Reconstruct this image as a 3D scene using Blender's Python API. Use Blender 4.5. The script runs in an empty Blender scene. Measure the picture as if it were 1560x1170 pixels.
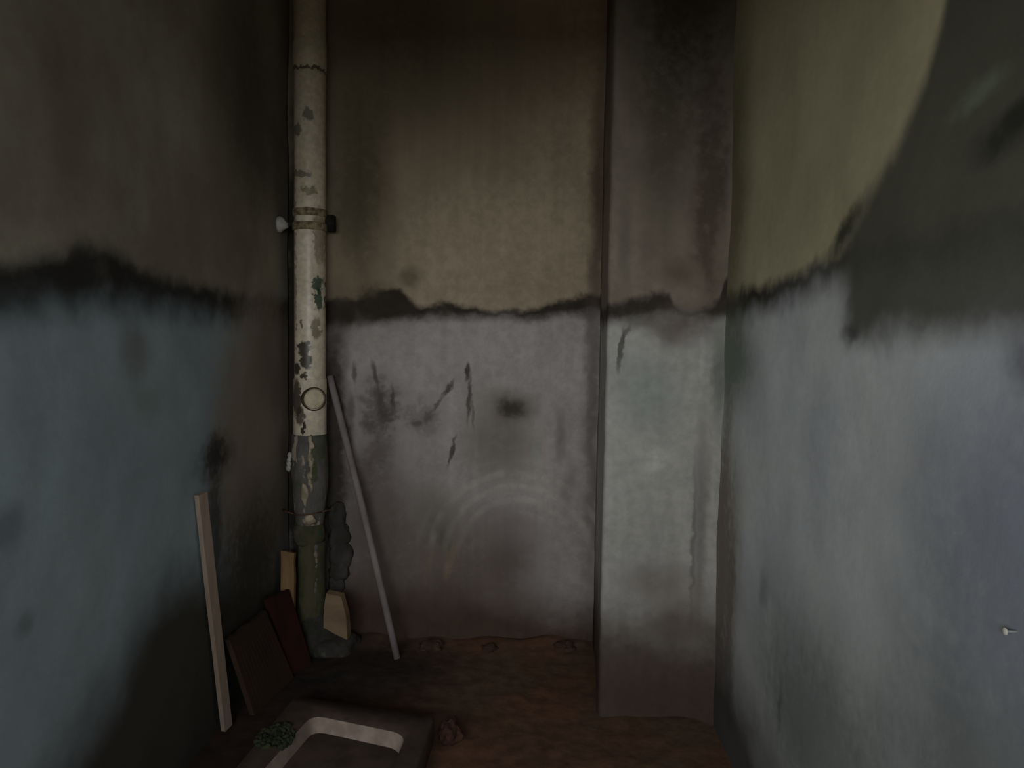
import bpy, bmesh, math, random
from mathutils import Vector, Matrix, noise

scene = bpy.context.scene
COL = scene.collection
random.seed(7)

# ------------------------------------------------------------------ camera
cam_data = bpy.data.cameras.new('camera')
cam_data.sensor_width = 36.0
cam_data.lens = 36.0 * 1100.0 / 1560.0
cam_data.clip_start = 0.02
cam = bpy.data.objects.new('camera', cam_data)
COL.objects.link(cam)
yaw, pitch, roll = math.radians(1.0), math.radians(-3.3), math.radians(0.9)
fw = Vector((-math.sin(yaw) * math.cos(pitch), math.cos(yaw) * math.cos(pitch), math.sin(pitch)))
r0 = fw.cross(Vector((0, 0, 1))).normalized()
u0 = r0.cross(fw)
up = u0 * math.cos(roll) - r0 * math.sin(roll)
rt = r0 * math.cos(roll) + u0 * math.sin(roll)
cam.matrix_world = Matrix(((rt.x, up.x, -fw.x, 0.0), (rt.y, up.y, -fw.y, 0.0),
                           (rt.z, up.z, -fw.z, 1.14), (0, 0, 0, 1)))
scene.camera = cam

# ------------------------------------------------------------------ room measures (metres)
XL, XR = -0.88, 0.58            # side walls
YB, YF = 2.68, -1.20            # back wall, front wall with an added, unseen opening behind the camera
YE, XW = 1.00, -2.00            # near end of the left wall, cut to grade the light; far side of the added part
YP, XP = 2.16, 0.243            # pilaster front and left side
ZC = 2.75                       # ceiling
DX0, DX1, DZ0, DZ = -1.75, 0.50, 0.95, 1.80  # added opening, shaped for the light: left, right, sill, head

# ------------------------------------------------------------------ daylight: overcast sky through the added opening behind the camera
world = bpy.data.worlds.new('overcast_sky')
scene.world = world
world.use_nodes = True
bg = world.node_tree.nodes['Background']
bg.inputs['Color'].default_value = (0.94, 0.97, 1.0, 1)
bg.inputs['Strength'].default_value = 1.0
portal_data = bpy.data.lights.new('opening_portal', 'AREA')
portal_data.shape = 'RECTANGLE'
portal_data.size = DX1 - DX0
portal_data.size_y = DZ - DZ0
portal_data.cycles.is_portal = True
portal = bpy.data.objects.new('opening_portal', portal_data)
portal.location = ((DX0 + DX1) / 2, YF - 0.12, (DZ0 + DZ) / 2)
portal.rotation_euler = (math.radians(90), 0, 0)
COL.objects.link(portal)

scene.view_settings.view_transform = 'Standard'
scene.view_settings.look = 'None'
scene.view_settings.gamma = 1.0
scene.view_settings.use_curve_mapping = False
scene.view_settings.exposure = 2.68
scene.cycles.use_denoising = True
scene.cycles.adaptive_threshold = 0.04
scene.cycles.max_bounces = 6
scene.cycles.diffuse_bounces = 4

# ------------------------------------------------------------------ node helpers
def srgb(r, g, b):
    def f(c):
        c /= 255.0
        return c / 12.92 if c <= 0.04045 else ((c + 0.055) / 1.055) ** 2.4
    return (f(r), f(g), f(b), 1.0)


class Mat:
    """Small node-tree writer."""
    def __init__(self, name, rough=0.85):
        self.m = bpy.data.materials.new(name)
        self.m.use_nodes = True
        self.t = self.m.node_tree
        self.bsdf = self.t.nodes['Principled BSDF']
        self.bsdf.inputs['Roughness'].default_value = rough
        self.bsdf.inputs['Specular IOR Level'].default_value = 0.25
        self.tc = self.t.nodes.new('ShaderNodeTexCoord')
        self.obj = self.tc.outputs['Object']

    def n(self, kind):
        return self.t.nodes.new(kind)

    def put(self, sock, v):
        if isinstance(v, bpy.types.NodeSocket):
            self.t.links.new(v, sock)
        else:
            sock.default_value = v

    def math(self, op, a, b=0.0, clamp=False):
        x = self.n('ShaderNodeMath')
        x.operation = op
        x.use_clamp = clamp
        self.put(x.inputs[0], a)
        self.put(x.inputs[1], b)
        return x.outputs[0]

    def vmath(self, op, a, b):
        x = self.n('ShaderNodeVectorMath')
        x.operation = op
        self.put(x.inputs[0], a)
        self.put(x.inputs[1], b)
        return x.outputs[0]

    def noise(self, vec, scale, detail=3.0, rough=0.55, color=False):
        x = self.n('ShaderNodeTexNoise')
        self.put(x.inputs['Vector'], vec)
        x.inputs['Scale'].default_value = scale
        x.inputs['Detail'].default_value = detail
        x.inputs['Roughness'].default_value = rough
        return x.outputs['Color'] if color else x.outputs['Fac']

    def ramp(self, v, a, b, lo=0.0, hi=1.0, smooth=True):
        x = self.n('ShaderNodeMapRange')
        x.interpolation_type = 'SMOOTHSTEP' if smooth else 'LINEAR'
        self.put(x.inputs['Value'], v)
        self.put(x.inputs['From Min'], a)
        self.put(x.inputs['From Max'], b)
        self.put(x.inputs['To Min'], lo)
        self.put(x.inputs['To Max'], hi)
        return x.outputs['Result']

    def mix(self, fac, a, b, mode='MIX'):
        x = self.n('ShaderNodeMix')
        x.data_type = 'RGBA'
        x.blend_type = mode
        self.put(x.inputs[0], fac)
        self.put(x.inputs[6], a)
        self.put(x.inputs[7], b)
        return x.outputs[2]

    def comb(self, a, b, c=0.0):
        x = self.n('ShaderNodeCombineXYZ')
        for i, v in enumerate((a, b, c)):
            self.put(x.inputs[i], v)
        return x.outputs[0]

    def sep(self, v):
        x = self.n('ShaderNodeSeparateXYZ')
        self.put(x.inputs[0], v)
        return x.outputs

    def blob(self, uv, c, r, rot=0.0):
        """1 at the centre of an ellipse, 0 at its rim."""
        mp = self.n('ShaderNodeMapping')
        mp.vector_type = 'TEXTURE'
        self.put(mp.inputs['Vector'], uv)
        mp.inputs['Location'].default_value = (c[0], c[1], 0)
        mp.inputs['Rotation'].default_value = (0, 0, math.radians(rot))
        mp.inputs['Scale'].default_value = (r[0], r[1], 1)
        g = self.n('ShaderNodeTexGradient')
        g.gradient_type = 'SPHERICAL'
        self.put(g.inputs['Vector'], mp.outputs[0])
        return g.outputs['Fac']

    def curve(self, v, pts, lo, hi):
        """piecewise curve through metre pairs (position, height)"""
        k0, k1 = pts[0][0], pts[-1][0]
        fac = self.ramp(v, k0, k1, smooth=False)
        x = self.n('ShaderNodeFloatCurve')
        cv = x.mapping.curves[0]
        p2 = [((p - k0) / (k1 - k0), (h - lo) / (hi - lo)) for p, h in pts]
        while len(cv.points) < len(p2):
            cv.points.new(0.5, 0.5)
        for q, (a, b) in zip(cv.points, p2):
            q.location = (a, b)
            q.handle_type = 'AUTO_CLAMPED'
        x.mapping.update()
        self.put(x.inputs['Value'], fac)
        return self.math('ADD', self.math('MULTIPLY', x.outputs[0], hi - lo), lo)

    def bump(self, h, strength=0.3, dist=0.01):
        x = self.n('ShaderNodeBump')
        x.inputs['Strength'].default_value = strength
        x.inputs['Distance'].default_value = dist
        self.put(x.inputs['Height'], h)
        self.put(self.bsdf.inputs['Normal'], x.outputs[0])

    def out(self, color):
        self.put(self.bsdf.inputs['Base Color'], color)
        return self.m


def plain(name, c1, c2, scale=12.0, rough=0.8, bump=0.25, stretch=(1, 1, 1), lo=0.35, hi=0.65):
    """two-tone mottled material"""
    m = Mat(name, rough)
    v = m.vmath('MULTIPLY', m.obj, stretch)
    f = m.noise(v, scale, 5.0)
    col = m.mix(m.ramp(f, lo, hi), c1, c2)
    m.bump(m.noise(v, scale * 3, 4.0), bump, 0.004)
    return m.out(col)


def wall_material(name, axis, upper, lower, top, bot, line_col, stains_and_shade, rings=(), bands=(), low_dirt=None, soft_k=1.0, mottle=1.0):
    """Oil-painted lower wall, limewashed upper wall, a ragged dark border between; stains with their own shapes, some with shade put into the colour."""
    m = Mat(name, 0.8)
    s = m.sep(m.obj)
    u, z = s[axis], s[2]
    flat = m.comb(u, z)
    n1 = m.vmath('SUBTRACT', m.noise(m.obj, 5.0, 3.0, color=True), (0.5, 0.5, 0.5))
    n2 = m.vmath('SUBTRACT', m.noise(m.obj, 28.0, 4.0, color=True), (0.5, 0.5, 0.5))
    uv = m.vmath('ADD', m.vmath('ADD', flat, m.vmath('MULTIPLY', n1, (0.09, 0.09, 0))), m.vmath('MULTIPLY', n2, (0.035, 0.035, 0)))
    uv_thin = m.vmath('ADD', flat, m.vmath('MULTIPLY', n2, (0.03, 0.03, 0)))
    w = m.sep(uv)
    fine = m.noise(m.obj, 36.0, 5.0, 0.6)
    broad = m.noise(m.obj, 3.2, 4.0, 0.55)
    zl = m.math('ADD', z, m.math('MULTIPLY', m.math('SUBTRACT', m.noise(m.obj, 14.0, 4.0), 0.5), 0.07))
    tops = m.curve(u, top, 0.9, 1.7)
    bots = m.curve(u, bot, 0.9, 1.7)
    # paints
    up = m.mix(m.ramp(broad, 0.3, 0.7), upper[0], upper[1])
    lw = m.mix(m.ramp(broad, 0.3, 0.7), lower[0], lower[1])
    is_up = m.ramp(m.math('SUBTRACT', zl, bots), -0.012 * soft_k, 0.012 * soft_k)
    col = m.mix(is_up, lw, up)
    # dark dirt border
    lm = m.math('MULTIPLY', m.ramp(m.math('SUBTRACT', zl, bots), -0.05 * soft_k, 0.006 * soft_k),
                m.ramp(m.math('SUBTRACT', tops, zl), -0.008 * soft_k, 0.022 * soft_k))
    lm = m.math('MULTIPLY', lm, m.ramp(m.noise(m.obj, 9.0, 3.0), 0.2, 0.5, 0.65, 0.97))
    col = m.mix(lm, col, line_col)
    for (lo_pts, hi_pts, colr, st, soft) in bands:
        lo = m.curve(u, lo_pts, 0.0, 2.6)
        hi = m.curve(u, hi_pts, 0.0, 2.6)
        k0, k1 = lo_pts[0][0], lo_pts[-1][0]
        bm_ = m.math('MULTIPLY', m.ramp(m.math('SUBTRACT', w[1], lo), -soft, soft), m.ramp(m.math('SUBTRACT', hi, w[1]), -soft, soft))
        bm_ = m.math('MULTIPLY', bm_, m.ramp(w[0], k1 + soft, k1 - soft))
        col = m.mix(m.math('MULTIPLY', bm_, st), col, colr)
    for (c, r, rot, colr, st, soft, rag) in stains_and_shade:
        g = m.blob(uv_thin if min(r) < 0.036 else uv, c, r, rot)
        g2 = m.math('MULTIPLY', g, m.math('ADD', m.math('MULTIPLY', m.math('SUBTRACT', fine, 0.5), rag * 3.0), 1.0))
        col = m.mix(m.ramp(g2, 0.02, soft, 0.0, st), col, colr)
    for (c, rad, width, colr, st, freq) in rings:
        d = m.n('ShaderNodeVectorMath')
        d.operation = 'LENGTH'
        m.put(d.inputs[0], m.vmath('SUBTRACT', m.vmath('ADD', flat, m.vmath('MULTIPLY', n1, (0.04, 0.04, 0))), (c[0], c[1], 0)))
        rr = d.outputs['Value']
        ann = m.math('MULTIPLY', m.ramp(rr, rad - width, rad - width * 0.6), m.ramp(rr, rad + width, rad + width * 0.5))
        wv = m.math('SINE', m.math('MULTIPLY', rr, freq))
        half = m.ramp(m.math('SUBTRACT', z, c[1]), -0.02, 0.12)
        k = m.math('MULTIPLY', m.math('MULTIPLY', ann, half), m.ramp(wv, -0.6, 1.0))
        k = m.math('MULTIPLY', k, m.ramp(m.noise(m.obj, 6.0, 3.0), 0.35, 0.65))
        col = m.mix(m.math('MULTIPLY', k, st), col, colr)
    if low_dirt:
        h_pts, colr, st = low_dirt
        hh = m.curve(u, h_pts, 0.0, 1.0)
        g = m.math('SUBTRACT', m.math('ADD', w[1], m.math('MULTIPLY', m.math('SUBTRACT', broad, 0.5), 0.25)), hh)
        col = m.mix(m.ramp(g, 0.12, -0.14, 0.0, st), col, colr)
    # vertical run marks and fine mottling
    runs = m.noise(m.vmath('MULTIPLY', m.obj, (26, 26, 1.6)), 1.0, 3.0)
    col = m.mix(1.0, col, m.ramp(runs, 0.25, 0.75, 1 - 0.07 * mottle * mottle, 1 + 0.05 * mottle * mottle), 'MULTIPLY')
    col = m.mix(1.0, col, m.ramp(fine, 0.3, 0.7, 1 - 0.12 * mottle, 1 + 0.08 * mottle), 'MULTIPLY')
    m.bump(m.math('ADD', m.math('MULTIPLY', broad, 2.0), m.math('ADD', m.math('MULTIPLY', fine, 0.5), m.math('MULTIPLY', is_up, -0.25))), 0.30 * mottle, 0.012)
    return m.out(col)


# ------------------------------------------------------------------ mesh helpers
def link(name, bm, mat, parent=None, smooth=True):
    me = bpy.data.meshes.new(name)
    bmesh.ops.recalc_face_normals(bm, faces=bm.faces)
    bm.to_mesh(me)
    bm.free()
    if mat:
        me.materials.append(mat)
    if smooth:
        for p in me.polygons:
            p.use_smooth = True
    o = bpy.data.objects.new(name, me)
    COL.objects.link(o)
    if parent:
        o.parent = parent
        o.matrix_parent_inverse = parent.matrix_basis.inverted()
    return o


def thing(name, label, cat, loc):
    o = bpy.data.objects.new(name, None)
    o.empty_display_size = 0.05
    o.location = loc
    COL.objects.link(o)
    return tag(o, label, cat)


def tag(o, label, cat, group=None):
    o['label'] = label
    o['category'] = cat
    if group:
        o['group'] = group
    return o


def structure(o, label=None):
    o['kind'] = 'structure'
    if label:
        o['label'] = label
    return o


def sheet(bm, o, du, dv, nu, nv, wob=None):
    """grid from corner o along du, dv; wob(point) -> offset vector"""
    o, du, dv = Vector(o), Vector(du), Vector(dv)
    rows = []
    for j in range(nv + 1):
        row = []
        for i in range(nu + 1):
            p = o + du * (i / nu) + dv * (j / nv)
            if wob:
                p = p + wob(p)
            row.append(bm.verts.new(p))
        rows.append(row)
    for j in range(nv):
        for i in range(nu):
            bm.faces.new((rows[j][i], rows[j][i + 1], rows[j + 1][i + 1], rows[j + 1][i]))
    return rows


def slab_wall(name, o, du, dv, back, nu, nv, mat, amp=0.006, sc=2.3):
    """uneven plaster face with a flat back: a wall of real thickness"""
    bm = bmesh.new()
    nrm = -Vector(back).normalized()

    def wob(p):
        return nrm * (amp * (noise.noise(p * sc) + 0.35 * noise.noise(p * sc * 4.1)))
    front = sheet(bm, o, du, dv, nu, nv, wob)
    b = [bm.verts.new(Vector(o) + Vector(back)), bm.verts.new(Vector(o) + Vector(du) + Vector(back)),
         bm.verts.new(Vector(o) + Vector(du) + Vector(dv) + Vector(back)), bm.verts.new(Vector(o) + Vector(dv) + Vector(back))]
    bm.faces.new(b)
    bm.faces.new([*front[0], b[1], b[0]])
    bm.faces.new([*front[-1][::-1], b[3], b[2]])
    bm.faces.new([*[r[0] for r in front][::-1], b[0], b[3]])
    bm.faces.new([*[r[-1] for r in front], b[2], b[1]])
    return structure(link(name, bm, mat))


def add_box(bm, lo, hi):
    vs = [bm.verts.new((x, y, z)) for x in (lo[0], hi[0]) for y in (lo[1], hi[1]) for z in (lo[2], hi[2])]
    for f in ((0, 1, 3, 2), (4, 6, 7, 5), (0, 4, 5, 1), (2, 3, 7, 6), (0, 2, 6, 4), (1, 5, 7, 3)):
        bm.faces.new([vs[i] for i in f])
    return vs


def tube(bm, path, radii, seg=24, caps=True, wob=0.0, flat=1.0):
    """swept ring along path with a radius at each point"""
    rings = []
    n = len(path)
    for i, p in enumerate(path):
        p = Vector(p)
        d = (Vector(path[min(i + 1, n - 1)]) - Vector(path[max(i - 1, 0)])).normalized()
        a = Vector((0, 1, 0)) if abs(d.y) < 0.8 else Vector((1, 0, 0))
        e1 = a.cross(d).normalized()
        e2 = d.cross(e1)
        ring = []
        for k in range(seg):
            t = 2 * math.pi * k / seg
            q = p + e1 * (radii[i] * math.cos(t)) + e2 * (radii[i] * flat * math.sin(t))
            if wob:
                q += (q - p).normalized() * wob * noise.noise(q * 18)
            ring.append(bm.verts.new(q))
        rings.append(ring)
    for i in range(n - 1):
        for k in range(seg):
            bm.faces.new((rings[i][k], rings[i][(k + 1) % seg], rings[i + 1][(k + 1) % seg], rings[i + 1][k]))
    if caps:
        bm.faces.new(rings[0][::-1])
        bm.faces.new(rings[-1])


def lump(bm, c, r, sub=3, amp=0.25, sc=9.0, seed=0.0, floor_z=None):
    """uneven clod"""
    res = bmesh.ops.create_icosphere(bm, subdivisions=sub, radius=1.0)
    for v in res['verts']:
        d = v.co.normalized()
        k = 1 + amp * noise.noise(d * 1.7 + Vector((seed, 0, 0))) + amp * 0.5 * noise.noise(d * 4.5 + Vector((0, seed, 0)))
        v.co = Vector(c) + Vector((d.x * r[0], d.y * r[1], d.z * r[2])) * k
        if floor_z is not None:
            v.co.z = max(v.co.z, floor_z)


def plank(bm, a, b, wdir, w, t, n=10, wob=0.0, skew0=0.0, skew1=0.0, taper=1.0):
    """board from a to b (centre line), width along wdir, thickness t"""
    a, b, wdir = Vector(a), Vector(b), Vector(wdir).normalized()
    d = (b - a)
    td = d.normalized().cross(wdir).normalized()
    rings = []
    for i in range(n + 1):
        s = i / n
        p = a + d * s
        ww = w * (1 + (taper - 1) * s)
        ring = []
        for sx, sy in ((-1, -1), (1, -1), (1, 1), (-1, 1)):
            q = p + wdir * (sx * ww / 2) + td * (sy * t / 2)
            sk = skew0 * (1 - s) ** 6 + skew1 * s ** 6
            q += d.normalized() * (sk * sx)
            if wob:
                q += wdir * wob * noise.noise(Vector((s * 7, sx * 3.0, w * 50)))
            ring.append(bm.verts.new(q))
        rings.append(ring)
    for i in range(n):
        for k in range(4):
            bm.faces.new((rings[i][k], rings[i][(k + 1) % 4], rings[i + 1][(k + 1) % 4], rings[i + 1][k]))
    bm.faces.new(rings[0][::-1])
    bm.faces.new(rings[-1])


def bevel(bm, w, seg=2):
    bmesh.ops.bevel(bm, geom=[e for e in bm.edges if len(e.link_faces) == 2 and e.calc_face_angle(0) > 0.6],
                    offset=w, segments=seg, affect='EDGES', profile=0.6)


# ------------------------------------------------------------------ wall paints
CREAM_A, CREAM_B = srgb(176, 164, 138), srgb(160, 148, 124)
BLUE_A, BLUE_B = srgb(188, 195, 197), srgb(176, 182, 186)
GREY_A, GREY_B = srgb(172, 165, 160), srgb(158, 152, 146)
DARK = srgb(52, 44, 38)
SOOT = srgb(62, 54, 46)
EARTH = srgb(92, 62, 44)
MOSS = srgb(84, 88, 58)
PALE = srgb(196, 194, 186)

mat_back = wall_material(
    'back_wall_paint', 0, (srgb(190, 174, 146), srgb(172, 156, 130)), (srgb(190, 182, 176), srgb(174, 167, 161)),
    [(-0.90, 1.30), (-0.685, 1.295), (-0.58, 1.31), (-0.49, 1.34), (-0.43, 1.30), (-0.367, 1.272), (-0.27, 1.285), (-0.1, 1.262), (0.07, 1.285), (0.2, 1.315), (0.30, 1.325)],
    [(-0.90, 1.20), (-0.685, 1.215), (-0.489, 1.235), (-0.245, 1.25), (0.0, 1.25), (0.15, 1.262), (0.30, 1.275)],
    DARK,
    [  # centre, radii, rotation, colour, strength, softness, raggedness
        ((-0.10, 0.78), (0.20, 0.26), 25, srgb(130, 120, 104), 0.7, 0.9, 0.3),
        ((-0.05, 0.90), (0.13, 0.10), -10, srgb(96, 86, 70), 0.7, 0.9, 0.4),
        ((-0.062, 0.893), (0.075, 0.055), -10, srgb(66, 58, 46), 0.8, 0.9, 0.6),
        ((-0.214, 1.03), (0.016, 0.045), -3, SOOT, 0.85, 0.6, 0.3),
        ((-0.205, 0.93), (0.012, 0.13), -3, SOOT, 0.75, 0.7, 0.4),
        ((-0.192, 0.88), (0.008, 0.10), 4, SOOT, 0.45, 0.8, 0.4),
        ((-0.268, 0.732), (0.010, 0.085), -14, SOOT, 0.8, 0.7, 0.4),
        ((-0.285, 0.965), (0.014, 0.055), -35, SOOT, 0.8, 0.7, 0.9),
        ((-0.325, 0.905), (0.012, 0.05), -40, SOOT, 0.6, 0.7, 0.9),
        ((-0.36, 0.855), (0.03, 0.035), -35, SOOT, 0.55, 0.8, 0.9),
        ((-0.40, 0.833), (0.03, 0.018), 0, SOOT, 0.6, 0.8, 0.6),
        ((-0.56, 1.02), (0.014, 0.07), 12, SOOT, 0.7, 0.8, 0.4),
        ((-0.535, 0.91), (0.032, 0.12), 6, SOOT, 0.65, 0.9, 0.8),
        ((-0.492, 0.93), (0.012, 0.07), 4, SOOT, 0.7, 0.8, 0.5),
        ((-0.505, 0.86), (0.05, 0.06), 0, SOOT, 0.55, 0.9, 0.8),
        ((-0.635, 1.02), (0.014, 0.06), 0, SOOT, 0.65, 0.8, 0.4),
        ((-0.645, 0.88), (0.02, 0.10), 0, SOOT, 0.45, 0.9, 0.5),
        ((-0.58, 0.83), (0.05, 0.06), 0, SOOT, 0.45, 0.9, 0.8),
        ((-0.53, 0.90), (0.13, 0.17), 0, srgb(84, 74, 66), 0.6, 0.8, 1.4),
        ((-0.38, 0.86), (0.10, 0.10), 0, srgb(92, 82, 74), 0.45, 0.8, 1.6),
        ((-0.53, 0.70), (0.07, 0.14), 0, SOOT, 0.5, 0.9, 0.8),
        ((-0.585, 0.60), (0.05, 0.20), 0, SOOT, 0.4, 0.9, 0.8),
        ((-0.56, 0.45), (0.26, 0.55), 0, srgb(104, 90, 82), 0.8, 0.9, 0.4),
        ((-0.25, 0.28), (0.50, 0.38), 0, srgb(112, 97, 86), 0.85, 0.9, 0.4),
        ((-0.72, 0.7), (0.10, 0.9), 0, srgb(62, 54, 46), 0.95, 0.7, 0.3),  # grime beside the pipe, with the pipe's shade put into the colour
        ((-0.84, 0.9), (0.10, 1.6), 0, srgb(44, 39, 32), 0.98, 0.5, 0.3),  # corner shade behind the pipe put into the colour, over damp grime
        ((-0.297, 0.395), (0.04, 0.08), 12, srgb(86, 92, 64), 0.55, 0.9, 0.5),
        ((-0.33, 0.48), (0.10, 0.17), 10, srgb(112, 112, 84), 0.4, 0.9, 0.5),
        ((-0.06, 0.30), (0.14, 0.16), 0, srgb(110, 96, 90), 0.6, 0.9, 0.4),
        ((-0.05, 0.45), (0.2, 0.14), 0, srgb(140, 126, 122), 0.5, 0.9, 0.4),
        ((-0.27, 0.31), (0.022, 0.12), -14, srgb(150, 132, 106), 0.6, 0.9, 0.4),
        ((-0.35, 0.30), (0.018, 0.10), -10, srgb(140, 122, 100), 0.4, 0.9, 0.4),
        ((-0.56, 1.285), (0.16, 0.09), 0, srgb(58, 52, 36), 0.7, 0.8, 0.6),
        ((0.045, 0.72), (0.020, 0.20), 0, srgb(178, 182, 168), 0.5, 0.9, 0.3),
        ((0.03, 0.645), (0.07, 0.03), 5, srgb(206, 200, 190), 0.5, 0.9, 0.4),
        ((0.14, 0.78), (0.03, 0.16), 0, srgb(120, 114, 108), 0.5, 0.9, 0.5),
        ((0.17, 0.60), (0.04, 0.2), 0, srgb(126, 120, 112), 0.45, 0.9, 0.5),
        ((0.255, 0.95), (0.04, 1.1), 0, srgb(96, 88, 82), 0.6, 0.9, 0.3),
        ((0.26, 1.7), (0.05, 0.6), 0, srgb(88, 66, 50), 0.7, 0.9, 0.3),
        ((-0.62, 1.65), (0.20, 0.55), 0, srgb(82, 76, 54), 0.8, 0.9, 0.4),
        ((-0.45, 2.2), (0.8, 0.7), 0, srgb(90, 80, 58), 0.75, 0.9, 0.3),  # shade over the top of the wall put into the colour
        ((-0.44, 1.38), (0.08, 0.05), 30, srgb(88, 74, 58), 0.6, 0.9, 0.6),
    ],
    rings=[((-0.02, 0.33), 0.27, 0.13, srgb(210, 202, 192), 0.38, 120.0)],
    low_dirt=([(-0.9, 0.25), (-0.5, 0.24), (-0.1, 0.18), (0.3, 0.14)], srgb(80, 60, 47), 0.95))

mat_pil = wall_material(
    'pilaster_paint', 0, (srgb(150, 138, 122), srgb(128, 118, 104)), (srgb(194, 192, 184), srgb(176, 174, 166)),
    [(0.20, 1.27), (0.25, 1.265), (0.34, 1.285), (0.42, 1.295), (0.44, 1.27), (0.50, 1.255), (0.56, 1.275), (0.58, 1.35), (0.62, 1.36)],
    [(0.20, 1.225), (0.25, 1.225), (0.40, 1.245), (0.46, 1.25), (0.56, 1.24), (0.62, 1.25)],
    srgb(60, 52, 45),
    [
        ((0.286, 1.12), (0.012, 0.09), -4, srgb(84, 82, 76), 0.85, 0.6, 0.3),
        ((0.300, 1.175), (0.010, 0.035), -30, srgb(100, 92, 86), 0.7, 0.7, 0.3),
        ((0.36, 1.0), (0.16, 0.16), 0, srgb(150, 162, 150), 0.6, 0.9, 0.3),
        ((0.40, 0.78), (0.05, 0.06), 0, srgb(214, 214, 204), 0.5, 0.9, 0.3),
        ((0.46, 1.20), (0.13, 0.10), 0, srgb(104, 90, 84), 0.8, 0.9, 0.4),
        ((0.36, 1.20), (0.13, 0.05), 0, srgb(112, 104, 92), 0.6, 0.9, 0.4),
        ((0.48, 0.31), (0.12, 0.10), 0, srgb(102, 82, 74), 0.65, 0.9, 0.4),
        ((0.42, 0.05), (0.4, 0.20), 0, srgb(62, 48, 40), 0.9, 0.9, 0.3),
        ((0.42, 0.42), (0.2, 0.10), 0, srgb(132, 120, 112), 0.6, 0.9, 0.4),
        ((0.535, 0.6), (0.03, 0.50), 0, srgb(112, 104, 96), 0.6, 0.9, 0.4),
        ((0.515, 0.55), (0.010, 0.35), 0, srgb(96, 88, 82), 0.5, 0.9, 0.4),
        ((0.525, 1.10), (0.014, 0.11), 0, srgb(196, 200, 192), 0.6, 0.9, 0.2),
        ((0.57, 1.05), (0.03, 0.25), 0, srgb(108, 118, 104), 0.7, 0.9, 0.2),
        ((0.40, 1.80), (0.14, 0.5), 0, srgb(84, 78, 62), 0.6, 0.9, 0.9),
        ((0.53, 1.60), (0.07, 0.6), 0, srgb(70, 56, 44), 0.75, 0.9, 0.6),
        ((0.29, 1.45), (0.03, 0.25), 0, srgb(112, 108, 96), 0.5, 0.9, 0.8),
        ((0.45, 2.2), (0.30, 0.60), 0, srgb(58, 50, 40), 0.9, 0.9, 0.4),  # shade at the pilaster top put into the colour
        ((0.45, 1.36), (0.07, 0.07), 0, srgb(94, 74, 62), 0.5, 0.9, 0.5),
    ],
    low_dirt=([(0.2, 0.30), (0.45, 0.33), (0.62, 0.35)], srgb(84, 68, 57), 0.92))

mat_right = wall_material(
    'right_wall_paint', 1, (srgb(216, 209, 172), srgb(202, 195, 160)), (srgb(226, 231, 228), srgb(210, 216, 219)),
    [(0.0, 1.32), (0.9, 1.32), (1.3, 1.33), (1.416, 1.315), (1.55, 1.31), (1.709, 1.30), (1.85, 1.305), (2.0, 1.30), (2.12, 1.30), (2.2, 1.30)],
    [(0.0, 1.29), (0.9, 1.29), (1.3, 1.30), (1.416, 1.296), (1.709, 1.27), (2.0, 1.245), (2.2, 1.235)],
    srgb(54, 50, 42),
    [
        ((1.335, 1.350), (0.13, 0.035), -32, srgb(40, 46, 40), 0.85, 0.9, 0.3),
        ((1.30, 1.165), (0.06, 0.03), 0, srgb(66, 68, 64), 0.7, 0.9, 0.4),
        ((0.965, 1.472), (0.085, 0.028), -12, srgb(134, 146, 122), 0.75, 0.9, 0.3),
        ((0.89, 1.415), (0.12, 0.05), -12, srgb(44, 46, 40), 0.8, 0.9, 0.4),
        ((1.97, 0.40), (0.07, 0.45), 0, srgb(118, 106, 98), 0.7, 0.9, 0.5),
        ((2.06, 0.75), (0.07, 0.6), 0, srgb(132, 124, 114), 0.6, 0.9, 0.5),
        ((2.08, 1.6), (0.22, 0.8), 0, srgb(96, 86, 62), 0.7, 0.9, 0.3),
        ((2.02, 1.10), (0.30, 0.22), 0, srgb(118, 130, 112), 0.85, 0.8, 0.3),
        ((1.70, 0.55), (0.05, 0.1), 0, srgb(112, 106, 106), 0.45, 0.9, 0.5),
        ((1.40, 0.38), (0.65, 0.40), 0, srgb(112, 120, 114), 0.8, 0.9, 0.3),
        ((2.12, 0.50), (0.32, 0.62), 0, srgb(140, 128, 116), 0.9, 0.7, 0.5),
        ((0.85, 0.60), (0.45, 0.40), 0, srgb(128, 136, 132), 0.85, 0.9, 0.3),  # dingy near end, darkened further to put the light falloff into the colour
        ((0.80, 0.90), (0.50, 0.36), 0, srgb(140, 147, 160), 0.85, 0.9, 0.3),  # bluish near paint, also darkened to imitate the light falloff
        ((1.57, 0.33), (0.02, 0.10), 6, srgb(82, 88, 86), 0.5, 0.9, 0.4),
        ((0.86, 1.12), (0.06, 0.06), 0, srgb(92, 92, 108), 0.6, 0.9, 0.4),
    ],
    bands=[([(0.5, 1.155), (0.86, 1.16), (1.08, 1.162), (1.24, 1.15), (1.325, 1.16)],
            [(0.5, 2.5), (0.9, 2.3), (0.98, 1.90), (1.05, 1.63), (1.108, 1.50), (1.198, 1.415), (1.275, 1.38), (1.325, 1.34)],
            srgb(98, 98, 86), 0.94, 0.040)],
    low_dirt=([(0.0, 0.10), (1.0, 0.12), (1.6, 0.18), (1.9, 0.24), (2.2, 0.30)], srgb(66, 58, 50), 0.9), soft_k=1.6, mottle=0.4)

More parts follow.
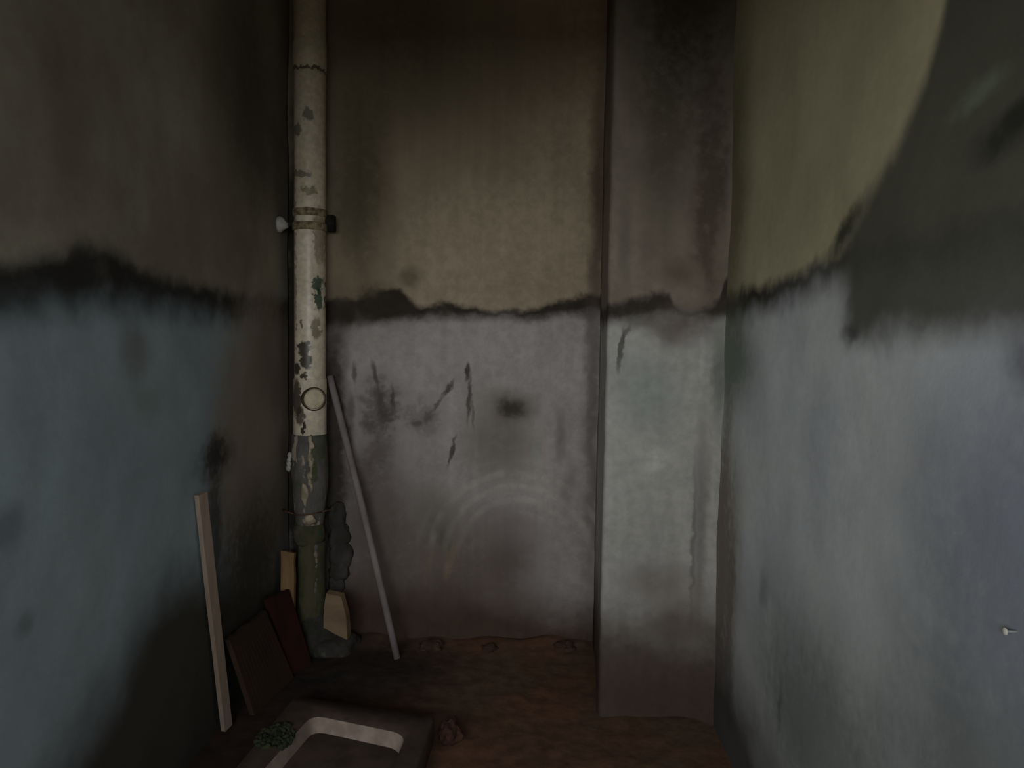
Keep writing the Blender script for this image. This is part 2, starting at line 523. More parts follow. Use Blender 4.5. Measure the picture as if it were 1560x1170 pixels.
mat_left = wall_material(
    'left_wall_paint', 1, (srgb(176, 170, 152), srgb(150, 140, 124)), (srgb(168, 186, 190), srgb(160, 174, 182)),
    [(0.0, 1.30), (1.2, 1.275), (1.299, 1.29), (1.40, 1.325), (1.50, 1.345), (1.58, 1.325), (1.66, 1.30), (1.751, 1.292), (2.049, 1.29), (2.409, 1.285), (2.70, 1.30)],
    [(0.0, 1.22), (1.2, 1.22), (1.40, 1.235), (1.553, 1.25), (1.751, 1.25), (2.049, 1.235), (2.409, 1.215), (2.70, 1.20)],
    srgb(46, 46, 43),
    [
        ((2.46, 0.80), (0.58, 0.62), 0, srgb(160, 145, 128), 0.95, 0.45, 0.4),
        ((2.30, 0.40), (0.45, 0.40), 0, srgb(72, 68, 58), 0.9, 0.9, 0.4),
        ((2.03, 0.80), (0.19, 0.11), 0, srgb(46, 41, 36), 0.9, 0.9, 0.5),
        ((2.03, 0.62), (0.07, 0.25), 0, srgb(66, 62, 56), 0.7, 0.9, 0.5),
        ((2.45, 1.1), (0.22, 0.3), 0, srgb(120, 110, 98), 0.6, 0.9, 0.4),
        ((1.62, 1.10), (0.10, 0.10), 0, srgb(130, 128, 118), 0.6, 0.9, 0.4),
        ((1.66, 0.99), (0.12, 0.08), 0, srgb(138, 164, 154), 0.6, 0.9, 0.2),
        ((1.21, 0.81), (0.06, 0.06), 0, srgb(88, 98, 102), 0.45, 0.9, 0.4),
        ((1.24, 0.62), (0.04, 0.04), 0, srgb(64, 68, 68), 0.4, 0.9, 0.4),
        ((2.35, 1.85), (0.5, 0.6), 0, srgb(92, 80, 66), 0.8, 0.9, 0.3),  # shade of the upper corner put into the colour
    ],
    low_dirt=([(0.0, 0.22), (1.2, 0.30), (1.5, 0.42), (1.75, 0.52), (2.1, 0.42), (2.7, 0.30)], srgb(66, 60, 48), 0.94), soft_k=2.0, mottle=0.4)

mat_plain_wall = plain('limewash', srgb(150, 142, 122), srgb(132, 124, 106), 4.0)
mat_ceiling = plain('sooty_ceiling', srgb(100, 92, 80), srgb(82, 74, 62), 3.0)


def floor_material():
    m = Mat('red_earth_floor', 0.95)
    a = m.noise(m.obj, 3.5, 4.0)
    b = m.noise(m.obj, 22.0, 5.0)
    col = m.mix(m.ramp(a, 0.35, 0.65), srgb(106, 84, 66), srgb(114, 82, 63))
    s = m.sep(m.obj)
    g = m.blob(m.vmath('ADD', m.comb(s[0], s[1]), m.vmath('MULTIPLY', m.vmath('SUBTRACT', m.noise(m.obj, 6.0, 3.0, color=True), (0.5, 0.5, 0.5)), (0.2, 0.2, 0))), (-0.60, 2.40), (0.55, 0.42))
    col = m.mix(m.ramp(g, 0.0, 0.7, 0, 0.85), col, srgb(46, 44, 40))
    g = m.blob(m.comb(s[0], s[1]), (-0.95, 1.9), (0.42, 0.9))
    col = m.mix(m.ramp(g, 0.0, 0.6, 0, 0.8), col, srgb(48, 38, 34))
    col = m.mix(1.0, col, m.ramp(b, 0.3, 0.7, 0.75, 1.15), 'MULTIPLY')
    m.bump(m.math('ADD', a, m.math('MULTIPLY', b, 0.4)), 0.5, 0.02)
    return m.out(col)


# ------------------------------------------------------------------ room shell
bm = bmesh.new()


def fw_wob(p):
    edge = max(0.0, 1 - abs(p.y - YB) / 0.16)
    return Vector((0, 0, 0.010 * noise.noise(p * 4.0) + 0.004 * noise.noise(p * 17.0) + 0.040 * edge * edge * (0.6 + noise.noise(p * 6.0))))


FX0 = XW - 0.1
rows = sheet(bm, (FX0, YF - 0.12, 0), (XR - FX0 + 0.1, 0, 0), (0, YB - YF + 0.22, 0), 140, 170, fw_wob)
base = [bm.verts.new((x, y, -0.12)) for x, y in ((FX0, YF - 0.12), (XR + 0.1, YF - 0.12), (XR + 0.1, YB + 0.1), (FX0, YB + 0.1))]
bm.faces.new(base)
bm.faces.new([*rows[0], base[1], base[0]])
bm.faces.new([*rows[-1][::-1], base[3], base[2]])
bm.faces.new([*[r[0] for r in rows][::-1], base[0], base[3]])
bm.faces.new([*[r[-1] for r in rows], base[2], base[1]])
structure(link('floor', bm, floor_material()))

Z0 = -0.04
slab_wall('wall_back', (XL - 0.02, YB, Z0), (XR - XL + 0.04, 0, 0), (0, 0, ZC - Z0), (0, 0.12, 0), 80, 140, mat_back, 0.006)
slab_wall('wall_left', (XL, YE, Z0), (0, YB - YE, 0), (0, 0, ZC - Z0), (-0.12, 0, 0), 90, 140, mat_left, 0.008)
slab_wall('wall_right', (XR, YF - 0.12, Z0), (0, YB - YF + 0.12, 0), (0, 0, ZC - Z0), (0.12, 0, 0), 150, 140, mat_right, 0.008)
bm = bmesh.new()
add_box(bm, (XW - 0.12, YF - 0.12, ZC - 0.01), (XR + 0.12, YB + 0.12, ZC + 0.12))
structure(link('ceiling', bm, mat_ceiling, smooth=False))
# unseen wider part behind the camera, added to shape the daylight through its opening
bm = bmesh.new()
add_box(bm, (XW - 0.12, YF - 0.12, -0.04), (DX0, YF, ZC))
add_box(bm, (DX1, YF - 0.12, -0.04), (XR + 0.005, YF, ZC))
add_box(bm, (DX0, YF - 0.12, DZ), (DX1, YF, ZC))
add_box(bm, (DX0, YF - 0.12, -0.04), (DX1, YF, DZ0))
structure(link('wall_front', bm, mat_plain_wall, smooth=False))
bm = bmesh.new()
add_box(bm, (XW - 0.12, YE, -0.04), (XL - 0.12, YE + 0.12, ZC))
structure(link('wall_return_added', bm, mat_plain_wall, smooth=False))
bm = bmesh.new()
add_box(bm, (XW - 0.12, YF, -0.04), (XW, YE, ZC))
structure(link('wall_outer_added', bm, mat_plain_wall, smooth=False))

# pilaster standing out of the back wall: left face, worn arris, front face
bm = bmesh.new()
XB = XP + 0.032                 # its left face runs back slightly out of square
prof = [(XB, YB + 0.02), (XB - 0.006, YB - 0.1), (XB - 0.012, YB - 0.2), (XB - 0.018, YB - 0.3), (XB - 0.024, YB - 0.4), (XP, YP + 0.03)]
R = 0.014
for k in range(6):
    t = math.pi / 2 * k / 5
    prof.append((XP + R - R * math.cos(t), YP + R - R * math.sin(t)))
NF = 24
for k in range(1, NF + 1):
    s = k / NF
    fil = max(0.0, (s - 0.66) / 0.34)
    prof.append((XP + R + (XR + 0.02 - XP - R) * s, YP - 0.075 * fil * fil))
NZ = 140
rows = []
for j in range(NZ + 1):
    z = Z0 + (ZC - Z0) * j / NZ
    row = []
    for i, (x, y) in enumerate(prof):
        p = Vector((x, y, z))
        k = 0.004 * noise.noise(p * 3.0) + 0.002 * noise.noise(p * 14.0)
        chip = 0.0
        if 5 <= i <= 11:
            chip = 0.007 * max(0.0, noise.noise(Vector((0, 3.1, z * 9))) - 0.05)
        row.append(bm.verts.new((x + chip + (k if i < 6 else 0), y + chip + (k if i >= 6 else 0), z)))
    rows.append(row)
for j in range(NZ):
    for i in range(len(prof) - 1):
        bm.faces.new((rows[j][i], rows[j][i + 1], rows[j + 1][i + 1], rows[j + 1][i]))
b0, b1 = bm.verts.new((XR + 0.02, YB + 0.02, Z0)), bm.verts.new((XR + 0.02, YB + 0.02, ZC))
bm.faces.new([*rows[0], b0])
bm.faces.new([*rows[-1][::-1], b1])
bm.faces.new([b0, b1, *[rows[j][0] for j in range(NZ, -1, -1)]])
bm.faces.new([*[rows[j][-1] for j in range(NZ + 1)], b1, b0])
structure(link('wall_pilaster', bm, mat_pil), 'plastered pilaster standing out from the back wall')

# yard in front of the opening
bm = bmesh.new()
sheet(bm, (-14, YF - 16, -0.05), (28, 0, 0), (0, 15.88, 0), 28, 16, lambda p: Vector((0, 0, 0.02 * noise.noise(p * 0.7) - 0.02)))
structure(link('floor_yard', bm, plain('yard_earth', srgb(78, 70, 58), srgb(62, 56, 46), 1.5, 0.95)))

# ------------------------------------------------------------------ drainpipe in the left corner
PX, PY = -0.778, 2.60
PR = 0.055


def pipe_material():
    m = Mat('stained_cream_pvc', 0.38)
    m.bsdf.inputs['Specular IOR Level'].default_value = 0.5
    s = m.sep(m.obj)
    # object space: x from the pipe axis, z height
    uv = m.comb(s[0], s[2])
    nz = m.vmath('SUBTRACT', m.noise(m.obj, 45.0, 4.0, color=True), (0.5, 0.5, 0.5))
    uvw = m.vmath('ADD', uv, m.vmath('MULTIPLY', nz, (0.05, 0.05, 0)))
    a = m.noise(m.obj, 9.0, 4.0)
    col = m.mix(m.ramp(a, 0.3, 0.7), srgb(246, 234, 208), srgb(230, 214, 186))
    # upper length darkens towards the top
    col = m.mix(m.ramp(s[2], 1.40, 2.20, 0.0, 0.75), col, srgb(196, 184, 152))
    marks = [
        ((0.0, 2.083), (0.09, 0.007), srgb(88, 80, 60), 0.9),  # centre (x from axis, height), radii, colour, strength
        ((0.040, 1.335), (0.016, 0.035), srgb(52, 78, 58), 0.9), ((0.040, 1.285), (0.014, 0.05), srgb(56, 86, 62), 0.9),
        ((0.034, 1.18), (0.016, 0.05), srgb(112, 100, 66), 0.7),
        ((-0.006, 1.105), (0.030, 0.032), srgb(64, 62, 46), 0.95), ((0.000, 1.06), (0.026, 0.03), srgb(66, 62, 46), 0.95),
        ((-0.036, 1.035), (0.020, 0.026), srgb(58, 56, 46), 0.95), ((-0.004, 1.012), (0.020, 0.018), srgb(58, 50, 40), 0.95),
        ((-0.012, 1.195), (0.007, 0.018), srgb(70, 62, 50), 0.8),
        ((-0.034, 0.93), (0.024, 0.08), srgb(64, 56, 48), 0.9), ((-0.020, 0.87), (0.02, 0.04), srgb(74, 62, 52), 0.85),
        ((-0.005, 0.825), (0.008, 0.03), srgb(40, 36, 30), 0.95),
        ((-0.02, 1.72), (0.05, 0.014), srgb(92, 82, 62), 0.7), ((0.01, 1.66), (0.04, 0.016), srgb(112, 110, 62), 0.7),
        ((0.01, 1.92), (0.02, 0.03), srgb(70, 76, 58), 0.7), ((-0.03, 1.87), (0.02, 0.03), srgb(70, 70, 56), 0.7),
        ((0.045, 1.50), (0.02, 0.12), srgb(128, 96, 70), 0.6), ((-0.05, 1.35), (0.015, 0.6), srgb(110, 98, 80), 0.6),
    ]
    for c, r, colr, st in marks:
        col = m.mix(m.ramp(m.blob(uvw, c, r), 0.02, 0.35, 0.0, st), col, colr)
    col = m.mix(1.0, col, m.ramp(m.noise(m.obj, 60.0, 4.0), 0.3, 0.7, 0.85, 1.08), 'MULTIPLY')
    m.bump(a, 0.2, 0.003)
    return m.out(col)


def mossy_material(name, base1, base2, moss, pale, pale_lo=0.58):
    m = Mat(name, 0.9)
    v = m.vmath('MULTIPLY', m.obj, (1, 1, 0.45))
    col = m.mix(m.ramp(m.noise(v, 16.0, 4.0), 0.35, 0.65), base1, base2)
    col = m.mix(m.ramp(m.noise(m.vmath('ADD', v, (3.1, 1.7, 0.4)), 30.0, 4.0), 0.5, 0.66, 0, 0.9), col, moss)
    col = m.mix(m.ramp(m.noise(m.vmath('ADD', v, (7.3, 0.2, 2.4)), 24.0, 4.0), pale_lo, pale_lo + 0.06, 0, 0.95), col, pale)
    m.bump(m.noise(m.obj, 40.0, 4.0), 0.6, 0.01)
    return m.out(col)


mat_pipe = pipe_material()
mat_sleeve = mossy_material('peeling_grey_sleeve', srgb(122, 118, 112), srgb(96, 94, 88), srgb(84, 92, 58), srgb(186, 172, 152), 0.55)
mat_lowpipe = mossy_material('mossy_lower_pipe', srgb(100, 94, 72), srgb(78, 76, 56), srgb(72, 82, 50), srgb(146, 134, 114), 0.62)
mat_mortar = mossy_material('damp_mortar', srgb(86, 82, 78), srgb(66, 63, 59), srgb(58, 60, 46), srgb(104, 100, 96), 0.66)
mat_wire = plain('rusty_wire', srgb(110, 84, 66), srgb(72, 56, 46), 60.0, 0.7)
mat_white = plain('chalky_paint', srgb(206, 204, 190), srgb(176, 174, 160), 40.0)
mat_rim = plain('worn_pale_rim', srgb(200, 186, 160), srgb(150, 136, 112), 30.0, 0.7)
mat_plug = plain('cream_plug', srgb(240, 226, 196), srgb(218, 202, 170), 30.0, 0.5)

pipe = thing('drainpipe', 'cream plastic drainpipe running up the corner, stained, with a grey sleeve low down', 'pipe', (PX, PY, 0))


def part(name, bm, mat, parent, loc=(PX, PY, 0)):
    """a mesh whose own origin lies at loc; bm is given relative to loc"""
    me_o = link(name, bm, mat)
    me_o.location = loc
    me_o.parent = parent
    pl = parent.matrix_basis.translation.copy()
    if parent.parent:
        pl = pl + parent.parent.matrix_basis.translation
    me_o.location = Vector(loc) - pl
    return me_o


bm = bmesh.new()
zs = [0.775, 0.80, 0.9, 1.1, 1.3, 1.5, 1.7, 1.9, 2.05, 2.2, 2.45, ZC]
tube(bm, [(0, 0, z) for z in zs], [PR] * len(zs), 40)
part('pipe_barrel', bm, mat_pipe, pipe)
# joint sockets
bm = bmesh.new()
zz = [(2.085, PR + 0.0005), (2.088, PR + 0.003), (2.18, PR + 0.003), (2.185, PR + 0.0005)]
tube(bm, [(0, 0, z) for z, r in zz], [r for z, r in zz], 40, False)
part('joint_socket', bm, mat_pipe, pipe)
bm = bmesh.new()
zz = [(0.772, PR + 0.0005), (0.776, PR + 0.004), (0.995, PR + 0.004), (1.0, PR + 0.0005)]
tube(bm, [(0, 0, z) for z, r in zz], [r for z, r in zz], 40, False)
sock = part('inspection_socket', bm, mat_pipe, pipe)
# round inspection plug facing out
ax = Vector((0.50, -0.87, 0)).normalized()
bm = bmesh.new()
c = Vector((0, 0, 0.928))
tube(bm, [c + ax * d for d in (0.02, 0.062, 0.066, 0.068)], [0.036, 0.036, 0.034, 0.028], 32)
plug = part('inspection_plug', bm, mat_plug, pipe)
bm = bmesh.new()
tube(bm, [c + ax * d for d in (0.045, 0.054, 0.064, 0.066)], [0.043, 0.043, 0.0425, 0.038], 32, False)
part('plug_rim', bm, plain('grimy_plug_rim', srgb(96, 82, 62), srgb(70, 60, 46), 50.0), plug)
# grey peeling sleeve, bulging and tapering
bm = bmesh.new()
zz = [(0.795, 0.050), (0.797, 0.0605), (0.77, 0.062), (0.72, 0.064), (0.66, 0.065), (0.60, 0.062), (0.55, 0.058), (0.505, 0.054), (0.47, 0.050), (0.455, 0.042)]
tube(bm, [(0, 0, z) for z, r in zz], [r for z, r in zz], 36, True, 0.008)
sleeve = part('repair_sleeve', bm, mat_sleeve, pipe)
bm = bmesh.new()
for k in range(9):
    z = 0.785 - k * 0.022
    lump(bm, (0.020 + 0.004 * math.sin(k * 1.7), -0.062, z), (0.008 + 0.003 * math.sin(k * 2.3), 0.006, 0.016), 2, 0.4, seed=k)
part('peeling_strip', bm, mat_rim, sleeve)
bm = bmesh.new()
for k in range(4):
    lump(bm, (-0.066 - 0.002 * k, -0.022, 0.72 - k * 0.016), (0.009, 0.006, 0.012), 2, 0.5, seed=k + 4)
part('paint_flake', bm, mat_white, sleeve)
bm = bmesh.new()
lump(bm, (-0.002, -0.058, 0.60), (0.013, 0.006, 0.055), 3, 0.3, seed=2.2)
part('pale_patch', bm, mat_rim, sleeve)
bm = bmesh.new()
lump(bm, (0.012, -0.052, 0.492), (0.022, 0.012, 0.022), 3, 0.3, seed=5.2)
part('pale_patch', bm, mat_rim, sleeve)
# wire tie round the sleeve foot
bm = bmesh.new()
pts = []
for k in range(33):
    t = 2 * math.pi * k / 32
    pts.append((0.060 * math.cos(t), 0.060 * math.sin(t), 0.512 + 0.006 * math.cos(t)))
tube(bm, pts, [0.0028] * len(pts), 8, False)
tube(bm, [(-0.052, -0.03, 0.508), (-0.085, -0.02, 0.513), (-0.10, 0.0, 0.515)], [0.0028] * 3, 8)
tube(bm, [(0.050, -0.03, 0.516), (0.085, -0.01, 0.522)], [0.0028] * 2, 8)
part('wire_tie', bm, mat_wire, pipe)
# mossy collar and the narrower lower length
bm = bmesh.new()
zz = [(0.475, 0.044), (0.468, 0.052), (0.445, 0.058), (0.42, 0.058), (0.398, 0.052), (0.39, 0.046)]
tube(bm, [(-0.004, 0, z) for z, r in zz], [r for z, r in zz], 32, True, 0.008)
part('collar', bm, mat_lowpipe, pipe)
bm = bmesh.new()
zz = [0.40, 0.34, 0.28, 0.22, 0.16, 0.10, 0.02]
tube(bm, [(0.006, 0, z) for z in zz], [0.050, 0.049, 0.050, 0.050, 0.051, 0.052, 0.054], 32, True, 0.006)
low = part('lower_barrel', bm, mat_lowpipe, pipe)
bm = bmesh.new()
for k in range(8):
    lump(bm, (0.031, -0.038, 0.385 - k * 0.022), (0.010 - 0.0004 * k, 0.006, 0.016), 2, 0.35, seed=k + 11)
part('pale_streak', bm, plain('pale_streak_paint', srgb(150, 138, 118), srgb(112, 106, 98), 30.0), low)
# wall clamp with its rod and knob on the left wall
bm = bmesh.new()
zz = [(1.575, PR + 0.0005), (1.576, PR + 0.005), (1.600, PR + 0.005), (1.601, PR + 0.0005)]
tube(bm, [(0, 0, z) for z, r in zz], [r for z, r in zz], 36, False)
zz = [(1.525, PR + 0.0005), (1.526, PR + 0.006), (1.553, PR + 0.006), (1.554, PR + 0.0005)]
tube(bm, [(0, 0, z) for z, r in zz], [r for z, r in zz], 36, False)
clamp = part('clamp_band', bm, plain('limed_clamp', srgb(176, 162, 128), srgb(112, 98, 72), 50.0), pipe)
bm = bmesh.new()
tube(bm, [(-0.050, -0.018, 1.548), (-0.075, -0.022, 1.548), (-0.100, -0.026, 1.546)], [0.009, 0.009, 0.008], 12)
part('clamp_rod', bm, plain('dark_iron', srgb(58, 56, 56), srgb(40, 38, 36), 40.0, 0.6), clamp)
bm = bmesh.new()
tube(bm, [(-0.104, -0.03, 1.543), (-0.097, -0.03, 1.543), (-0.088, -0.03, 1.543), (-0.078, -0.03, 1.541), (-0.070, -0.03, 1.541)],
     [0.026, 0.029, 0.024, 0.013, 0.008], 20, True, 0.003)
part('clamp_knob', bm, mat_white, clamp)
bm = bmesh.new()
add_box(bm, (0.045, 0.0, 1.53), (0.085, 0.035, 1.585))
bevel(bm, 0.006)
part('clamp_lug', bm, plain('dark_iron_lug', srgb(48, 44, 38), srgb(34, 32, 28), 40.0), clamp)

# mortar heaped round the pipe foot and smeared up the wall beside it
bm = bmesh.new()
lump(bm, (-0.750, 2.605, 0.03), (0.088, 0.080, 0.13), 4, 0.22, seed=1.3, floor_z=-0.01)
lump(bm, (-0.70, 2.60, 0.01), (0.10, 0.09, 0.06), 3, 0.3, seed=4.3, floor_z=-0.01)
for v in bm.verts:
    v.co -= Vector((PX, PY, 0))
part('mortar_foot', bm, mat_mortar, pipe)
bm = bmesh.new()
for k, (x, z, rx, rz) in enumerate(((-0.695, 0.47, 0.035, 0.06), (-0.690, 0.40, 0.040, 0.06), (-0.683, 0.33, 0.042, 0.06), (-0.690, 0.27, 0.036, 0.05), (-0.70, 0.215, 0.03, 0.04)  )):
    lump(bm, (x, 2.672, z), (rx, 0.022, rz), 3, 0.3, seed=k * 1.9)
o = link('mortar_smear', bm, mat_mortar)
tag(o, 'rough grey mortar smeared down the back wall right beside the lower drainpipe', 'mortar')

# ------------------------------------------------------------------ things leaning in the corner
def wood(name, c1, c2, axis_stretch=(30, 30, 2), scale=1.0):
    m = Mat(name, 0.75)
    v = m.vmath('MULTIPLY', m.obj, axis_stretch)
    col = m.mix(m.ramp(m.noise(v, scale, 4.0), 0.3, 0.7), c1, c2)
    col = m.mix(m.ramp(m.noise(m.obj, 7.0, 3.0), 0.55, 0.75, 0, 0.35), col, srgb(96, 92, 70))
    m.bump(m.noise(v, scale * 2, 3.0), 0.3, 0.003)
    return m.out(col)


bm = bmesh.new()
plank(bm, (-0.852, 2.030, 0.004), (-0.864, 1.902, 0.722), (0.22, 1, 0.10), 0.034, 0.014, 14, 0.001, taper=1.05)
bevel(bm, 0.002, 1)
o = link('wooden_batten', bm, wood('pale_batten_wood', srgb(178, 158, 140), srgb(156, 136, 118)), smooth=False)
tag(o, 'long pale wooden batten standing against the left wall', 'batten')

bm = bmesh.new()
tube(bm, [Vector((-0.441, 2.526, 0.0)).lerp(Vector((-0.719, 2.648, 1.005)), k / 10) + Vector((0.004 * math.sin(k * 0.31), 0, 0)) for k in range(11)], [0.0125] * 11, 16)
o = link('conduit_rod', bm, wood('grey_conduit', srgb(158, 148, 144), srgb(134, 124, 122), (8, 8, 8)))
tag(o, 'thin straight grey rod leaning against the back wall beside the drainpipe', 'rod')

bm = bmesh.new()
plank(bm, (-0.826, 2.485, 0.0), (-0.834, 2.530, 0.380), (1, -0.10, 0), 0.050, 0.016, 12, 0.003, 0.012, -0.004)
bevel(bm, 0.002, 1)
o = link('wood_offcut', bm, wood('ochre_offcut_wood', srgb(170, 136, 98), srgb(140, 108, 76)), smooth=False)
tag(o, 'short ochre wooden offcut standing on end between left wall and drainpipe', 'wood offcut')

# split pale shard propped on the mortar: wedge with a slanted lower end
bm = bmesh.new()
sh = [(-0.688, 0.245), (-0.634, 0.236), (-0.614, 0.165), (-0.607, 0.088), (-0.645, 0.104), (-0.692, 0.128), (-0.694, 0.19)]
front = [bm.verts.new((x, 2.487 + (0.245 - z) * -0.12, z)) for x, z in sh]
backv = [bm.verts.new((x + 0.004, 2.515 + (0.245 - z) * -0.05, z + 0.004)) for x, z in sh]
bm.faces.new(front)
bm.faces.new(backv[::-1])
for i in range(len(sh)):
    j = (i + 1) % len(sh)
    bm.faces.new((front[i], backv[i], backv[j], front[j]))
bevel(bm, 0.004, 2)
o = link('broken_shard', bm, wood('buff_shard', srgb(154, 130, 102), srgb(128, 106, 82), (6, 6, 20)), smooth=False)
tag(o, 'small pale broken wedge-shaped shard propped on the mortar at the drainpipe foot', 'shard')

# two old boards leaning on the left wall at floor level
bm = bmesh.new()
def ragged_board(bm, b0, b1, t0, t1, thick, n=14, seed=0.0, rag=0.02):
    b0, b1, t0, t1 = map(Vector, (b0, b1, t0, t1))
    nrm = (b1 - b0).cross(t0 - b0).normalized() * thick
    fr, bk = [], []
    for i in range(n + 1):
        s = i / n
        lo, hi = b0.lerp(b1, s), t0.lerp(t1, s)
        hi = hi + (hi - lo).normalized() * rag * noise.noise(Vector((s * 5, seed, 0.3)))
        fr.append((bm.verts.new(lo), bm.verts.new(hi)))
        bk.append((bm.verts.new(lo + nrm), bm.verts.new(hi + nrm)))
    for i in range(n):
        bm.faces.new((fr[i][0], fr[i + 1][0], fr[i + 1][1], fr[i][1]))
        bm.faces.new((bk[i][1], bk[i + 1][1], bk[i + 1][0], bk[i][0]))
        bm.faces.new((fr[i][1], fr[i + 1][1], bk[i + 1][1], bk[i][1]))
        bm.faces.new((bk[i][0], bk[i + 1][0], fr[i + 1][0], fr[i][0]))
    bm.faces.new((fr[0][0], fr[0][1], bk[0][1], bk[0][0]))
    bm.faces.new((fr[-1][1], fr[-1][0], bk[-1][0], bk[-1][1]))


ragged_board(bm, (-0.815, 2.11, 0.0), (-0.775, 2.36, 0.0), (-0.855, 2.03, 0.265), (-0.848, 2.30, 0.25), 0.016, 14, 1.0, 0.008)
o = link('brown_board', bm, plain('damp_brown_board', srgb(74, 56, 44), srgb(58, 46, 36), 6.0, 0.9), smooth=False)
tag(o, 'brown board with a ragged top leaning on the left wall behind the batten', 'board')
bm = bmesh.new()
ragged_board(bm, (-0.785, 2.385, 0.0), (-0.745, 2.47, 0.0), (-0.858, 2.34, 0.275), (-0.835, 2.50, 0.255), 0.016, 12, 4.0, 0.008)
o = link('red_board', bm, plain('dark_red_board', srgb(74, 38, 32), srgb(56, 34, 28), 12.0, 0.9), smooth=False)
tag(o, 'dark red board leaning on the left wall between brown board and drainpipe', 'board')

# ------------------------------------------------------------------ shallow basin on the floor
HB = 0.075
basin = thing('shallow_basin', 'shallow square stone basin lying on the earth floor, dusty with a sunken middle', 'basin', (-0.46, 1.85, 0))
outer = [(-0.675, 2.095), (-0.238, 1.995), (-0.262, 1.56), (-0.715, 1.60)]
inner = [(-0.590, 1.995), (-0.305, 1.902), (-0.325, 1.64), (-0.645, 1.66)]
inner_mid = [(-0.655, 1.885)]


def ring_of(pts, n=8):
    out = []
    for i in range(len(pts)):
        a, b = Vector((*pts[i], 0)), Vector((*pts[(i + 1) % len(pts)], 0))
        for k in range(n):
            out.append(a.lerp(b, k / n))
    return out


def rounded(pts, r, n=6):
    """polygon with rounded corners, sampled evenly along each side"""
    out = []
    m_ = len(pts)
    for i in range(m_):
        p0, p1, p2 = (Vector((*pts[(i + d) % m_], 0)) for d in (-1, 0, 1))
        a = p1 + (p0 - p1).normalized() * r
        b = p1 + (p2 - p1).normalized() * r
        for k in range(n + 1):
            t = k / n
            out.append(a * (1 - t) ** 2 + p1 * 2 * t * (1 - t) + b * t * t)
    return out


def loops(bm, stack, close_bottom=True, close_top=False):
    rings = []
    for pts, z in stack:
        rings.append([bm.verts.new((p.x, p.y, z + 0.0035 * noise.noise(Vector((p.x, p.y, z)) * 11))) for p in pts])
    for a, b in zip(rings, rings[1:]):
        for i in range(len(a)):
            j = (i + 1) % len(a)
            bm.faces.new((a[i], a[j], b[j], b[i]))
    if close_bottom:
        bm.faces.new(rings[0][::-1])
    if close_top:
        bm.faces.new(rings[-1])


def scale_pts(pts, k):
    c = sum(pts, Vector()) / len(pts)
    return [c + (p - c) * k for p in pts]


ro = rounded(outer, 0.03)
ri = rounded(inner, 0.045)
bm = bmesh.new()
loops(bm, [(scale_pts(ro, 0.985), 0.0), (ro, 0.02), (ro, HB - 0.008), (scale_pts(ro, 0.975), HB), (scale_pts(ri, 1.05), HB), (scale_pts(ri, 1.0), HB - 0.006)])
rim = link('basin_body', bm, plain('dusty_basin_stone', srgb(92, 76, 66), srgb(74, 62, 54), 14.0, 0.9))
rim.parent = basin
rim.location = -Vector(basin.location)
bm = bmesh.new()
loops(bm, [(scale_pts(ri, 1.0), HB - 0.006), (scale_pts(ri, 0.97), HB - 0.025), (scale_pts(ri, 0.93), HB - 0.048)], False)
w = link('basin_inner_side', bm, plain('lit_inner_stone', srgb(178, 160, 146), srgb(150, 134, 120), 16.0, 0.6))  # paler copy of the basin stone: light caught inside is put into the colour
w.parent = basin
w.location = -Vector(basin.location)
bm = bmesh.new()
loops(bm, [(scale_pts(ri, 0.94), HB - 0.046)], False, True)
w = link('basin_bottom', bm, plain('silted_bottom', srgb(92, 76, 64), srgb(70, 58, 48), 10.0, 0.95))
w.parent = basin
w.location = -Vector(basin.location)
bm = bmesh.new()
random.seed(3)
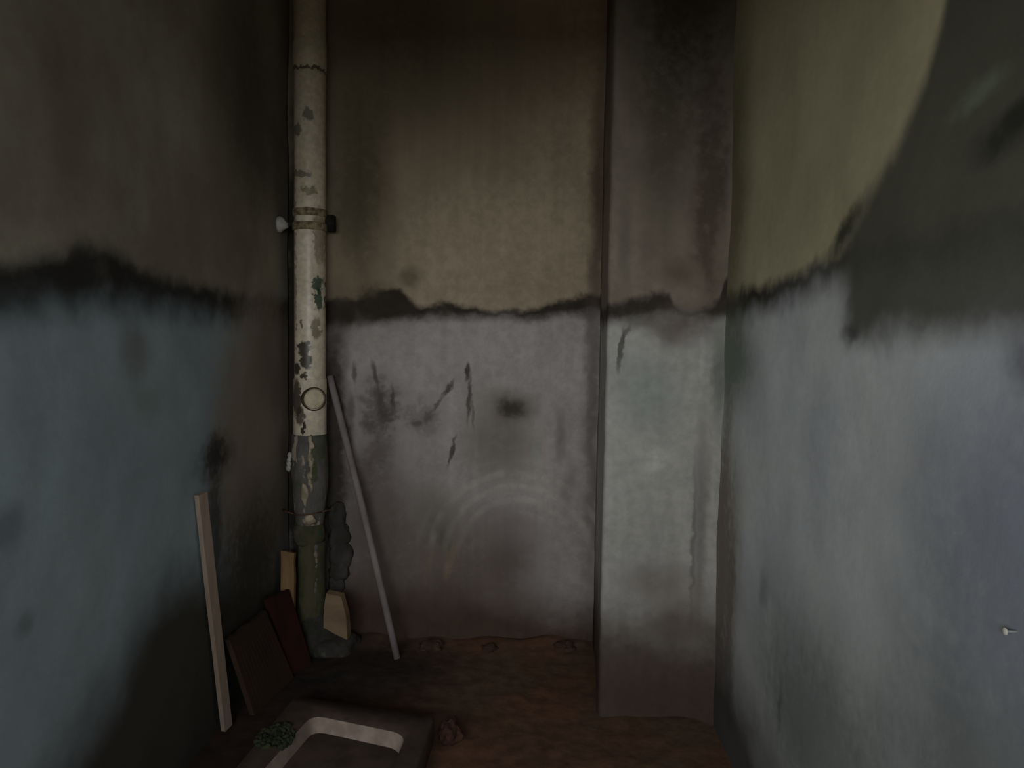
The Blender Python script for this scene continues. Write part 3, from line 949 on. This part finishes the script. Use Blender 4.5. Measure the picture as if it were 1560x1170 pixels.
for k in range(90):
    a, rr = random.uniform(0, 6.28), random.uniform(0, 1) ** 0.6
    x, y = -0.652 + 0.05 * rr * math.cos(a), 1.868 + 0.06 * rr * math.sin(a)
    lump(bm, (x, y, HB - 0.004 + 0.006 * random.random()), (0.009, 0.009, 0.010), 1, 0.5, seed=k)
w = link('moss', bm, plain('green_moss', srgb(62, 68, 44), srgb(44, 50, 34), 40.0, 0.95))
w['kind'] = 'stuff'
w.parent = basin
w.location = -Vector(basin.location)

# broken brick lying by the basin corner
bm = bmesh.new()
lump(bm, (-0.196, 2.005, 0.022), (0.034, 0.045, 0.034), 3, 0.35, seed=8.1, floor_z=-0.004)
o = link('brick_lump', bm, plain('crumbly_brick', srgb(88, 58, 46), srgb(66, 46, 36), 30.0, 0.95), smooth=False)
tag(o, 'small crumbled reddish brick lump on the floor beside the basin corner', 'brick')

# clods of earth along the foot of the back wall
for k, (x, y, r, lab) in enumerate((
        (-0.325, 2.61, 0.045, 'largest dark earth clod at the foot of the back wall'),
        (-0.114, 2.60, 0.030, 'small earth clod at the wall foot between the two bigger ones'),
        (0.165, 2.625, 0.040, 'pale-topped earth clod at the wall foot close to the pilaster'))):
    bm = bmesh.new()
    lump(bm, (x, y, 0.012), (r, r * 0.7, r * 0.55), 3, 0.4, seed=k * 3.3, floor_z=-0.01)
    o = link('earth_clod', bm, plain('earth_clod_soil', srgb(88, 66, 53), srgb(68, 50, 40), 24.0, 0.95), smooth=False)
    tag(o, lab, 'clod', 'earth clods along the back wall')

# nail with a bright head in the right wall
nail = thing('wall_nail', 'bright nail head sticking out of the right wall low on the blue paint', 'nail', (XR, 0.838, 0.811))
bm = bmesh.new()
tube(bm, [(0.012, 0, 0), (-0.012, 0, 0)], [0.0016, 0.0016], 8)
w = link('shank', bm, plain('nail_steel', srgb(150, 150, 150), srgb(120, 120, 118), 40.0, 0.5))
w.parent = nail
bm = bmesh.new()
tube(bm, [(-0.012, 0, 0), (-0.0135, 0, 0), (-0.015, 0, 0)], [0.0045, 0.0048, 0.003], 14)
w = link('nail_head', bm, mat_white)
w.parent = nail
